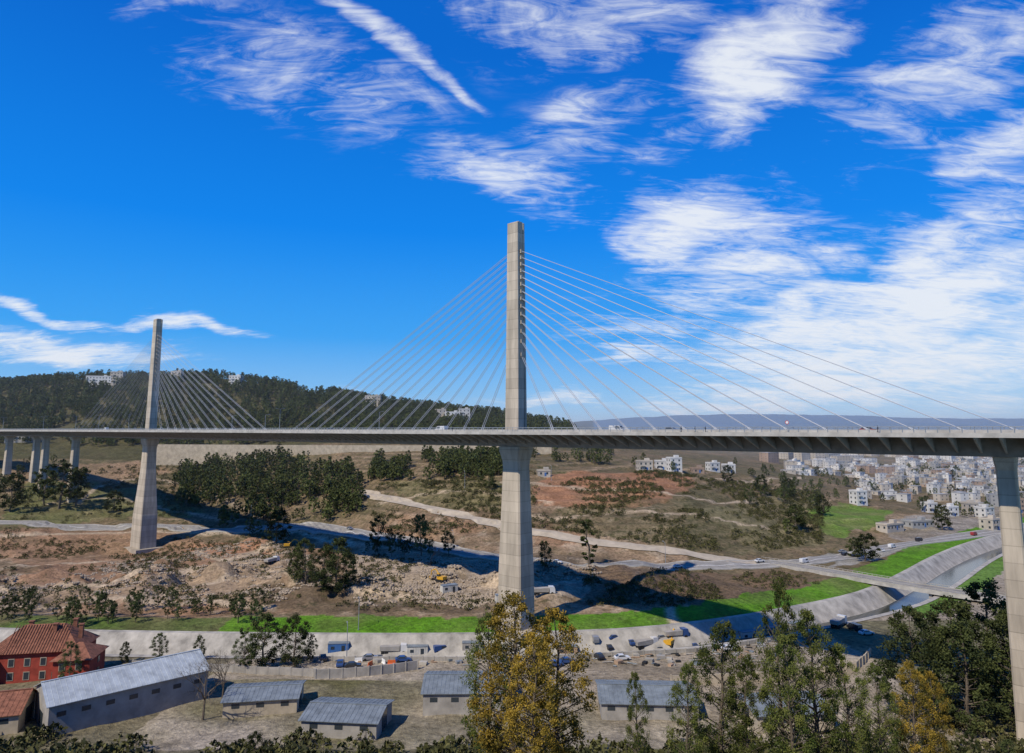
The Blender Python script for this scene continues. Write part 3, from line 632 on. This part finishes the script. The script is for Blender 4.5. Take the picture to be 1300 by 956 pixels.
wall('garden_wall',[(-46,178),(-70,182),(-98,186)],1.8,'grey')
cl_=MB()
for i in range(420):
    u=rng.uniform(745,1000) if i<260 else rng.uniform(400,640); v=rng.uniform(806,846)
    x,y=plot(u,v); s_=rng.uniform(.4,1.5); 
    if pdist(np.array([x]),np.array([y]),CAN)[0][0]<13: continue
    if rng.random()<.5: cl_.box((x,y,gz(x,y)+s_*.25),(s_*1.5,s_,s_*.6),int(rng.integers(0,5)),rng.uniform(0,3))
    else: cl_.tube((x,y,gz(x,y)+.15),(x+rng.uniform(-3,3),y+rng.uniform(-1,1),gz(x,y)+.25),.14,.14,6,int(rng.integers(0,5)),True)
cl_.obj('stacked_building_materials',['grey','ochre','black','lining','metald'])
# ------------------------------------------------------------ TREES
def profile(kind,t):
    if kind=='pine': return math.sin(math.pi*min(1,(t*.8+.2)))**.55
    if kind=='cyp': return math.sin(math.pi*(t*.85+.12))**.6
    if kind=='pop': return math.sin(math.pi*(t*.88+.1))**.75
    if kind=='bush': return math.sqrt(max(0,1-t*t*.9))
    return (.45+.55*math.sin(math.pi*(t*.9+.05)))*(1 if t<.85 else .7)
def tree(name,H,rx,cbase,K,nl,ls,lm,kind,seed,rc=.34):
    r=np.random.default_rng(seed); mb=MB(); lean=r.normal(0,.03,2)
    nseg=5; pts=[(0,0,-.8)]
    for i in range(1,nseg+1):
        h=H*.92*i/nseg; pts.append((lean[0]*h+r.normal(0,.012)*H,lean[1]*h+r.normal(0,.012)*H,h))
    r0=H*.02 if kind!='bush' else .05
    for i in range(nseg): mb.tube(pts[i],pts[i+1],r0*(1-i/nseg*.85),r0*(1-(i+1)/nseg*.85),6,0)
    def tp(h):
        h=max(0,min(H*.9,h)); f=h/(H*.92)*nseg; i=min(nseg-1,int(f)); a=np.array(pts[i]);b_=np.array(pts[i+1]); return a+(b_-a)*(f-i)
    V=[];var=[]
    for k in range(K):
        t=(k+r.random())/K; h=H*(cbase+(1-cbase)*t*.97); R=rx*profile(kind,t); th=k*2.4+r.normal(0,.5)
        rr=R*(.35+.55*math.sqrt(r.random())); base=tp(h-.28*rr-.04*H); c=tp(h)+np.array([math.cos(th)*rr,math.sin(th)*rr,0])
        c[2]=h
        if t<.9: mb.tube(base,c,r0*.32*(1.1-t),r0*.08,4,0)
        cr=rx*rc*r.uniform(.55,1.3)*(1 if t<.85 else .75); n=int(nl/K*r.uniform(.6,1.4))
        dv=r.normal(size=(n,3)); dv/=np.linalg.norm(dv,axis=1)[:,None]; rad=cr*r.random(n)**.55*(1+.35*r.normal(size=n).clip(-1,2)*.5)
        p_=c+dv*rad[:,None]*np.array([1,1,.8]); 
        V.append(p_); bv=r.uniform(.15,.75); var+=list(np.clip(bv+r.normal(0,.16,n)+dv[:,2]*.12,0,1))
    P_=np.concatenate(V); n=len(P_); a=r.normal(size=(n,3)); a/=np.linalg.norm(a,axis=1)[:,None]; q=r.normal(size=(n,3)); q-=(q*a).sum(1)[:,None]*a; q/=np.linalg.norm(q,axis=1)[:,None]
    s_=ls*r.uniform(.6,1.3,n)[:,None]; a=a*s_; q=q*s_*.55
    VV=np.stack([P_-a,P_+q,P_+a,P_-q],1).reshape(-1,3); nb_=len(mb.f)
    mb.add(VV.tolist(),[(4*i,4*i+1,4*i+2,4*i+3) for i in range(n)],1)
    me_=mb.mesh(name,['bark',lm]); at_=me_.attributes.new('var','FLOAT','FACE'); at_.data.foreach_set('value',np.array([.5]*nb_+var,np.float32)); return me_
fp=[tree('pine_tree',10,3.4,.25,14,380,.55,'pine','pine',100+i) for i in range(3)]
ft=tree('cypress_tree',12,1.5,.06,16,500,.38,'dpine','cyp',120)
fe=[tree('eucalyptus_tree',14,4.2,.22,24,1500,.34,'euc','euc',140+i,.3) for i in range(2)]
mp_=[tree('pine_tree',12,4.0,.15,30,2800,.28,'dpine','pine',160+i,.3) for i in range(2)]
bu=[tree('bush',1.6,1.2,.1,8,80,.25,'bush','bush',180+i,.45) for i in range(2)]
be=[tree('eucalyptus_tree',20,6,.15,54,9500,.2,'euc','euc',200+i,.2) for i in range(2)]
pol=[tree('poplar_tree',20,4.6,.2,80,14000,.135,'yel','pop',220+i,.23) for i in range(2)]
pog=[tree('poplar_tree',20,4.8,.14,80,13000,.14,'yg','pop',230+i,.23) for i in range(2)]
dk=[tree('pine_tree',16,5.2,.08,50,9500,.2,'dpine','pine',240+i,.25) for i in range(2)]
def forest(name,me_,pts,sc_,zs):
    if len(pts)==0:return
    V=[];Fc=[]
    for i,((x,y),s_) in enumerate(zip(pts,sc_)):
        a=rng.uniform(0,6.28); h=s_*.5*1.41421
        for k in range(4): V.append((x+h*math.cos(a+k*math.pi/2),y+h*math.sin(a+k*math.pi/2),zs[i]))
        Fc.append((4*i,4*i+1,4*i+2,4*i+3))
    m_=bpy.data.meshes.new(name); m_.from_pydata(V,[],Fc); o=bpy.data.objects.new(name,m_); link(o)
    o.instance_type='FACES'; o.use_instance_faces_scale=True; o.show_instancer_for_render=False; o.show_instancer_for_viewport=False
    c=bpy.data.objects.new(me_.name.split('.')[0]+'_form',me_); link(c,o)
def scatter(name,meshes,P,n,s0,s1,gap=None,avoid=True):
    A=np.array(P); x=rng.uniform(A[:,0].min(),A[:,0].max(),n*6); y=rng.uniform(A[:,1].min(),A[:,1].max(),n*6)
    ok=inpoly(x,y,P)
    if gap is not None: ok&=(fbm(x,y,gap[0],3,77)>gap[1])
    if avoid:
        ok&=pdist(x,y,CAN)[0]>13; ok&=pdist(x,y,R1)[0]>5.5; ok&=pdist(x,y,R2)[0]>7; ok&=pdist(x,y,RB)[0]>7
        ok&=np.hypot(x-PM.x,y-PM.y)>9; ok&=np.hypot(x-PL.x,y-PL.y)>14
    x=x[ok][:n];y=y[ok][:n]; z=zf(x,y)-.1; s_=rng.uniform(s0,s1,len(x)); k=rng.integers(0,len(meshes),len(x))
    for i,m_ in enumerate(meshes):
        q=k==i; forest(name,m_,list(zip(x[q],y[q])),s_[q],z[q])
pl=lambda uv:[plot(*q) for q in uv]
scatter('pine_forest',fp,[(-1150,640),(-560,640),(-330,640),(-230,620),(-60,590),(20,600),(75,760),(60,960),(-200,980),(-1150,980)],9500,.6,1.2,(50,-.2))
scatter('hillside_pine_grove',fp+[ft],pl([(215,640),(225,600),(300,583),(370,583),(455,600),(462,650),(400,668),(300,683),(260,650)]),520,.7,1.2,(40,-.14))
scatter('hillside_pine_grove',fp,pl([(468,614),(480,585),(560,582),(660,582),(650,606),(560,610)]),300,.7,1.05,(30,-.12))
scatter('hillside_pine_grove',fp,pl([(640,590),(650,575),(780,575),(775,590)]),60,.6,.9,(30,-.1))
scatter('roadside_trees',fe+[ft],pl([(0,640),(0,600),(45,585),(110,590),(100,640)]),22,.6,.9,(30,-.1))
scatter('roadside_trees',fe,pl([(470,690),(560,700),(640,706),(560,716),(470,705)]),10,.5,.8)
scatter('town_trees',fe+fp,pl([(930,612),(960,592),(1300,596),(1340,650),(1200,660),(1060,640),(1000,635)]),170,.45,.8,(60,-.15))
scatter('town_trees',fp,pl([(780,590),(800,578),(1340,572),(1340,598),(960,600),(850,602)]),180,.6,1.0,(60,-.1))
scatter('valley_trees',fe+fp,pl([(930,625),(1010,615),(1060,650),(1040,675),(990,680)]),14,.5,.9)
scatter('valley_trees',fe,pl([(0,812),(0,770),(200,772),(330,775),(330,800),(300,812)]),40,.35,.65,(30,-.1))
scatter('slope_wood',fe+mp_,[(-140,92),(140,92),(158,122),(60,120),(-60,120),(-158,122)],34,.3,.45,(25,-.15),False)
scatter('scrub',bu,pl([(462,700),(480,612),(560,610),(700,600),(900,608),(1045,625),(1045,690),(960,700),(880,700),(800,692),(650,668)]),4200,.4,1.3,(25,-.06))
scatter('scrub',bu,pl([(0,780),(0,670),(240,665),(380,690),(560,720),(640,775),(330,778)]),1700,.35,1.1,(25,.0))
scatter('scrub',bu,pl([(740,725),(990,726),(1050,745),(860,770),(740,770)]),500,.4,1.1,(20,-.05))
scatter('scrub',bu,pl([(0,665),(0,600),(220,585),(260,650)]),600,.5,1.3,(25,-.05))
scatter('scrub',bu,[(-170,100),(170,95),(185,150),(120,160),(60,140),(-60,140),(-170,150)],1100,.6,2.0,(20,-.1))
rk=MB(); r_=np.random.default_rng(5)
for _ in range(5):
    c=r_.normal(0,.5,3); pts=[]
    for k in range(3):
        z=(k-1)*.4; rr=(.35,.5,.28)[k]; pts.append([(c[0]+rr*math.cos(t)*r_.uniform(.7,1.3),c[1]+rr*math.sin(t)*r_.uniform(.7,1.3),.3+z*.8+r_.normal(0,.05)) for t in [i*6.283/6 for i in range(6)]])
    rk.loft(pts)
rkm=rk.mesh('rock_cluster',['rock'])
scatter('rubble',[rkm],pl([(440,735),(450,700),(560,708),(760,722),(760,755),(640,772),(460,770)]),1700,.3,1.3,(14,-.03))
scatter('rubble',[rkm],pl([(0,760),(0,735),(230,700),(250,688),(350,690),(440,712),(430,760),(180,770)]),1500,.3,1.2,(14,-.03))
def place(me_,x,y,top,native,wide=1.,z=None):
    z=gz(x,y)-.2 if z is None else z; s_=(top-z)/native; o=bpy.data.objects.new(me_.name.split('.')[0],me_); link(o); o.location=(x,y,z); o.scale=(s_*wide,s_*wide,s_); o.rotation_euler=(0,0,random.random()*6.28)
def stand(me_,native,u,vb,vt,wide=1.):
    x,y=plot(u,vb); _,r=sight(u,vt); place(me_,x,y,r*y,native,wide)
def far(me_,native,u,vt,y,wide=1.):
    b_,r=sight(u,vt); place(me_,b_*y,y,r*y,native,wide)
far(pol[0],20,650,752,80,1.05); far(pol[1],20,708,768,82,.95); far(pog[0],20,622,774,84,.7); far(pol[1],20,680,800,74,.9)
far(pog[1],20,905,785,86,.85); far(pog[0],20,985,730,88,.5); far(pog[1],20,1030,768,86,.8); far(pog[0],20,945,828,84,.7); far(pog[1],20,1000,800,82,.8)
far(pol[0],20,1155,838,90,.8); far(pol[1],20,1182,850,92,.7); far(pog[0],20,1110,842,88,.75); far(pog[1],20,810,850,84,.5); far(pog[1],20,866,838,84,.7); far(pog[0],20,1068,815,86,.7)
far(dk[0],16,1150,768,150,.95); far(dk[1],16,1195,757,156,1.05); far(dk[0],16,1245,737,160,1.0); far(dk[1],16,1275,770,150,1.); far(dk[1],16,1220,785,145,1.1)
far(dk[0],16,335,778,186,1.1); far(dk[1],16,376,778,188,1.05); far(be[0],20,312,796,182,.9); far(be[1],20,205,802,190,1.); far(dk[0],16,160,814,190,.9); far(dk[0],16,255,806,192,.8); far(be[1],20,92,814,168,.8); far(be[0],20,395,805,190,.8)
for (u,vb,vt,w) in [(388,742,684,1.1),(425,755,682,1.1),(438,742,700,1.1),(376,735,695,1.),(410,748,690,1.)]: stand(dk[0] if u%2 else dk[1],16,u,vb,vt,w)
for (m_,nn,u,vb,vt,w) in [(ft,12,748,717,657,1.5),(fe[0],14,480,702,655,.9),(fe[1],14,535,708,652,.9),(fe[0],14,75,645,584,1.3),(fe[1],14,96,642,592,1.2),(fe[0],14,57,642,592,1.1),(mp_[0],12,145,651,622,1.3),(mp_[1],12,350,690,645,1.2),(fe[1],14,692,727,686,.9),
   (mp_[0],12,1011,674,640,1.5),(mp_[1],12,1098,712,676,1.5),(mp_[0],12,1085,708,682,1.3),(mp_[1],12,965,626,602,1.2),(mp_[0],12,925,612,590,1.2),(mp_[1],12,1000,632,606,1.2),(mp_[0],12,1196,673,640,1.1),(mp_[1],12,1046,655,628,1.2),(mp_[0],12,620,620,595,1.3),(mp_[0],12,12,650,600,1.1),(ft,12,565,700,668,1.)]:
    stand(m_,nn,u,vb,vt,w)
def bare(x,y,z,H,seed):
    r=np.random.default_rng(seed); m=MB()
    def br(p,d_,L_,rad,k):
        q=p+d_*L_; m.tube(p,q,rad,rad*.65,5 if k>3 else 3)
        if k==0:return
        for _ in range(3 if k>2 else 2):
            nd=d_+Vector(r.normal(0,.42,3)); nd.z+=.12; nd.normalize(); br(q,nd,L_*r.uniform(.62,.82),rad*.6,k-1)
    br(Vector((0,0,0)),Vector((.05,0,1)),H*.28,H*.02,6); m.obj('bare_tree',['bark'],None,(x,y,z))
for u,y,H,sd in((262,150,14,3),(285,160,12,4),(545,300,10,6)):
    x=(u-650)/867/1.05*y; bare(x,y,gz(x,y),H,sd)
for (u,v,h) in [(590,620,10),(700,610,9),(455,800,9),(318,665,11),(845,716,9),(575,700,9),(440,838,9)]:
    x,y=plot(u,v); lamp('lamp_post',x,y,gz(x,y),h,.3,1)
# ------------------------------------------------------------ HAZE (real thin air volume over the valley)
hm_=bpy.data.materials.new('valley_haze'); hm_.use_nodes=True; hn=hm_.node_tree; hn.nodes.clear()
ho=N(hn,'ShaderNodeOutputMaterial'); hv=N(hn,'ShaderNodeVolumeScatter'); hv.inputs['Color'].default_value=(.82,.92,1,1); hv.inputs['Density'].default_value=.00013; hv.inputs['Anisotropy'].default_value=.1
hn.links.new(hv.outputs[0],ho.inputs['Volume'])
mb=MB(); mb.box((600,4060,10),(9000,7320,190)); hz_o=mb.obj('haze',[hm_])
# ------------------------------------------------------------ WORLD
w=bpy.data.worlds.new('World'); bpy.context.scene.world=w; w.use_nodes=True; nt=w.node_tree; nt.nodes.clear(); L=nt.links.new
SAZ=math.radians(222); SEL=math.radians(48)
sd=Vector((math.sin(SAZ)*math.cos(SEL),math.cos(SAZ)*math.cos(SEL),math.sin(SEL)))
out=N(nt,'ShaderNodeOutputWorld'); bg=N(nt,'ShaderNodeBackground'); bg.inputs['Strength'].default_value=.1; L(bg.outputs[0],out.inputs[0])
sky=N(nt,'ShaderNodeTexSky',sky_type='NISHITA'); sky.sun_disc=False; sky.sun_elevation=SEL; sky.sun_rotation=SAZ; sky.altitude=600; sky.air_density=1.; sky.dust_density=.6; sky.ozone_density=2.5
tc=N(nt,'ShaderNodeTexCoord'); sx=N(nt,'ShaderNodeSeparateXYZ'); L(tc.outputs['Generated'],sx.inputs[0])
rp=N(nt,'ShaderNodeValToRGB'); cr=rp.color_ramp; L(sx.outputs['Z'],rp.inputs[0])
st=[(0,(.42,.66,.90)),(.05,(.20,.52,.92)),(.13,(.035,.36,.92)),(.28,(.002,.235,.86)),(.5,(.0005,.14,.64)),(1,(.001,.07,.4))]
cr.elements[0].position=0;cr.elements[0].color=(*st[0][1],1);cr.elements[1].position=1;cr.elements[1].color=(*st[-1][1],1)
for p_,c in st[1:-1]: e_=cr.elements.new(p_); e_.color=(*c,1)
s10=N(nt,'ShaderNodeVectorMath',operation='SCALE'); s10.inputs['Scale'].default_value=10; L(rp.outputs[0],s10.inputs[0])
m1=N(nt,'ShaderNodeMix',data_type='RGBA'); m1.inputs['Factor'].default_value=.96; L(sky.outputs[0],m1.inputs['A']); L(s10.outputs[0],m1.inputs['B'])
def dirv(u,v):
    b_,r=sight(u,v); return Vector((b_,1,r)).normalized()
def patch(u,v,rx,ry,ang_,s_):
    c=dirv(u,v); a=math.radians(ang_); c2=dirv(u+20*math.cos(a),v-20*math.sin(a)); A=(c2-c); A-=A.dot(c)*c; A.normalize(); B=c.cross(A)
    mp=N(nt,'ShaderNodeMapping',vector_type='TEXTURE'); mp.inputs['Location'].default_value=c; mp.inputs['Rotation'].default_value=Matrix((A,B,c)).transposed().to_euler('XYZ'); k=(dirv(u+10,v)-c).length/10; mp.inputs['Scale'].default_value=(rx*k,ry*k,.6)
    L(wv.outputs[0],mp.inputs[0]); ln=N(nt,'ShaderNodeVectorMath',operation='LENGTH'); L(mp.outputs[0],ln.inputs[0])
    q=N(nt,'ShaderNodeMapRange',interpolation_type='SMOOTHSTEP'); q.inputs['From Min'].default_value=0;q.inputs['From Max'].default_value=1.5;q.inputs['To Min'].default_value=s_;q.inputs['To Max'].default_value=0; L(ln.outputs['Value'],q.inputs['Value']); return q.outputs[0]
def MX(op,a,b_):
    n=N(nt,'ShaderNodeMath',operation=op)
    for i,q in enumerate((a,b_)):
        if isinstance(q,(int,float)): n.inputs[i].default_value=q
        else: L(q,n.inputs[i])
    return n.outputs[0]
wn_=N(nt,'ShaderNodeTexNoise'); wn_.inputs['Scale'].default_value=4.5; wn_.inputs['Detail'].default_value=3; L(tc.outputs['Generated'],wn_.inputs['Vector'])
ws=N(nt,'ShaderNodeVectorMath',operation='SUBTRACT'); L(wn_.outputs['Color'],ws.inputs[0]); ws.inputs[1].default_value=(.5,.5,.5)
wc=N(nt,'ShaderNodeVectorMath',operation='SCALE'); wc.inputs['Scale'].default_value=.16; L(ws.outputs[0],wc.inputs[0])
wv=N(nt,'ShaderNodeVectorMath',operation='ADD'); L(tc.outputs['Generated'],wv.inputs[0]); L(wc.outputs[0],wv.inputs[1])
pat=[(1130,400,340,110,14,1.12),(1220,320,230,90,25,1.1),(1150,480,380,60,3,1.05),(935,110,85,160,-28,1.05),(1010,40,110,80,30,1.),(1200,90,240,110,30,.76),(1270,200,110,70,30,.85),(760,25,220,65,-5,.72),(640,228,130,55,-8,.88),(500,55,130,15,-34,.8),(420,5,70,14,-30,.6),(370,95,190,75,-12,.62),
 (40,398,150,12,-9,.95),(220,414,150,12,-3,.9),(60,442,210,34,-4,.95),(865,290,130,80,20,1.0),(770,150,120,50,10,.5),(380,492,60,10,-5,.7),(230,5,110,20,-8,.7),(720,505,140,18,5,.65),(920,360,220,70,15,.9),(1000,500,300,40,2,.8),(860,180,90,50,30,.7)]
acc=None
for q in pat:
    o=patch(*q); acc=o if acc is None else MX('MAXIMUM',acc,o)
zz_=MX('ADD',sx.outputs['Z'],.22); cv=N(nt,'ShaderNodeVectorMath',operation='DIVIDE'); cz=N(nt,'ShaderNodeCombineXYZ'); [L(zz_,cz.inputs[i]) for i in range(3)]
L(tc.outputs['Generated'],cv.inputs[0]); L(cz.outputs[0],cv.inputs[1])
def cn(rot,scl,s_,det,ro,dis):
    mp=N(nt,'ShaderNodeMapping'); mp.inputs['Rotation'].default_value=(0,0,math.radians(rot)); mp.inputs['Scale'].default_value=scl; L(cv.outputs[0],mp.inputs[0])
    n=N(nt,'ShaderNodeTexNoise'); n.inputs['Scale'].default_value=s_; n.inputs['Detail'].default_value=det; n.inputs['Roughness'].default_value=ro; n.inputs['Distortion'].default_value=dis; L(mp.outputs[0],n.inputs['Vector']); return n.outputs['Fac']
nA=cn(-50,(1,1.7,1),2.6,6,.58,.9); nB=cn(-58,(1,3.2,1),7.,5,.66,1.6); nC=cn(20,(1,1.6,1),1.3,2,.5,0)
den=MX('ADD',MX('MULTIPLY',acc,1.15),MX('ADD',MX('ADD',MX('MULTIPLY',MX('SUBTRACT',nA,.5),2.3),MX('MULTIPLY',MX('SUBTRACT',nC,.5),1.0)),MX('MULTIPLY',MX('SUBTRACT',nB,.5),1.3)))
dm=N(nt,'ShaderNodeMapRange',interpolation_type='SMOOTHSTEP'); dm.inputs['From Min'].default_value=.28;dm.inputs['From Max'].default_value=1.4;dm.inputs['To Max'].default_value=.93; L(den,dm.inputs['Value'])
gate=N(nt,'ShaderNodeMapRange'); gate.inputs['From Max'].default_value=.3; L(acc,gate.inputs['Value'])
cf=MX('MULTIPLY',dm.outputs[0],gate.outputs[0])
hz=patch(1230,500,650,150,3,.45); hm=N(nt,'ShaderNodeMix',data_type='RGBA'); L(hz,hm.inputs['Factor']); L(m1.outputs['Result'],hm.inputs['A']); hm.inputs['B'].default_value=(6.0,7.8,9.4,1)
m2=N(nt,'ShaderNodeMix',data_type='RGBA'); L(cf,m2.inputs['Factor']); L(hm.outputs['Result'],m2.inputs['A']); m2.inputs['B'].default_value=(8.3,8.7,9.3,1)
L(m2.outputs['Result'],bg.inputs['Color'])
sl=bpy.data.lights.new('sun','SUN'); sl.energy=4.5; sl.angle=math.radians(.53); sl.color=(1,.91,.76); so=bpy.data.objects.new('sun',sl); link(so); so.rotation_euler=(-sd).to_track_quat('-Z','Y').to_euler()
# ------------------------------------------------------------ CAMERA
cam=bpy.data.cameras.new('camera'); co=bpy.data.objects.new('camera',cam); link(co); cam.sensor_width=36; cam.lens=24.01; cam.sensor_fit='HORIZONTAL'; cam.shift_y=-45/1300; cam.clip_end=20000; cam.clip_start=.5
co.location=(0,0,0); co.rotation_euler=(math.radians(90)+TH,0,0)
sc_=bpy.context.scene; sc_.camera=co; sc_.view_settings.view_transform='Standard'; sc_.view_settings.look='None'; sc_.view_settings.exposure=0
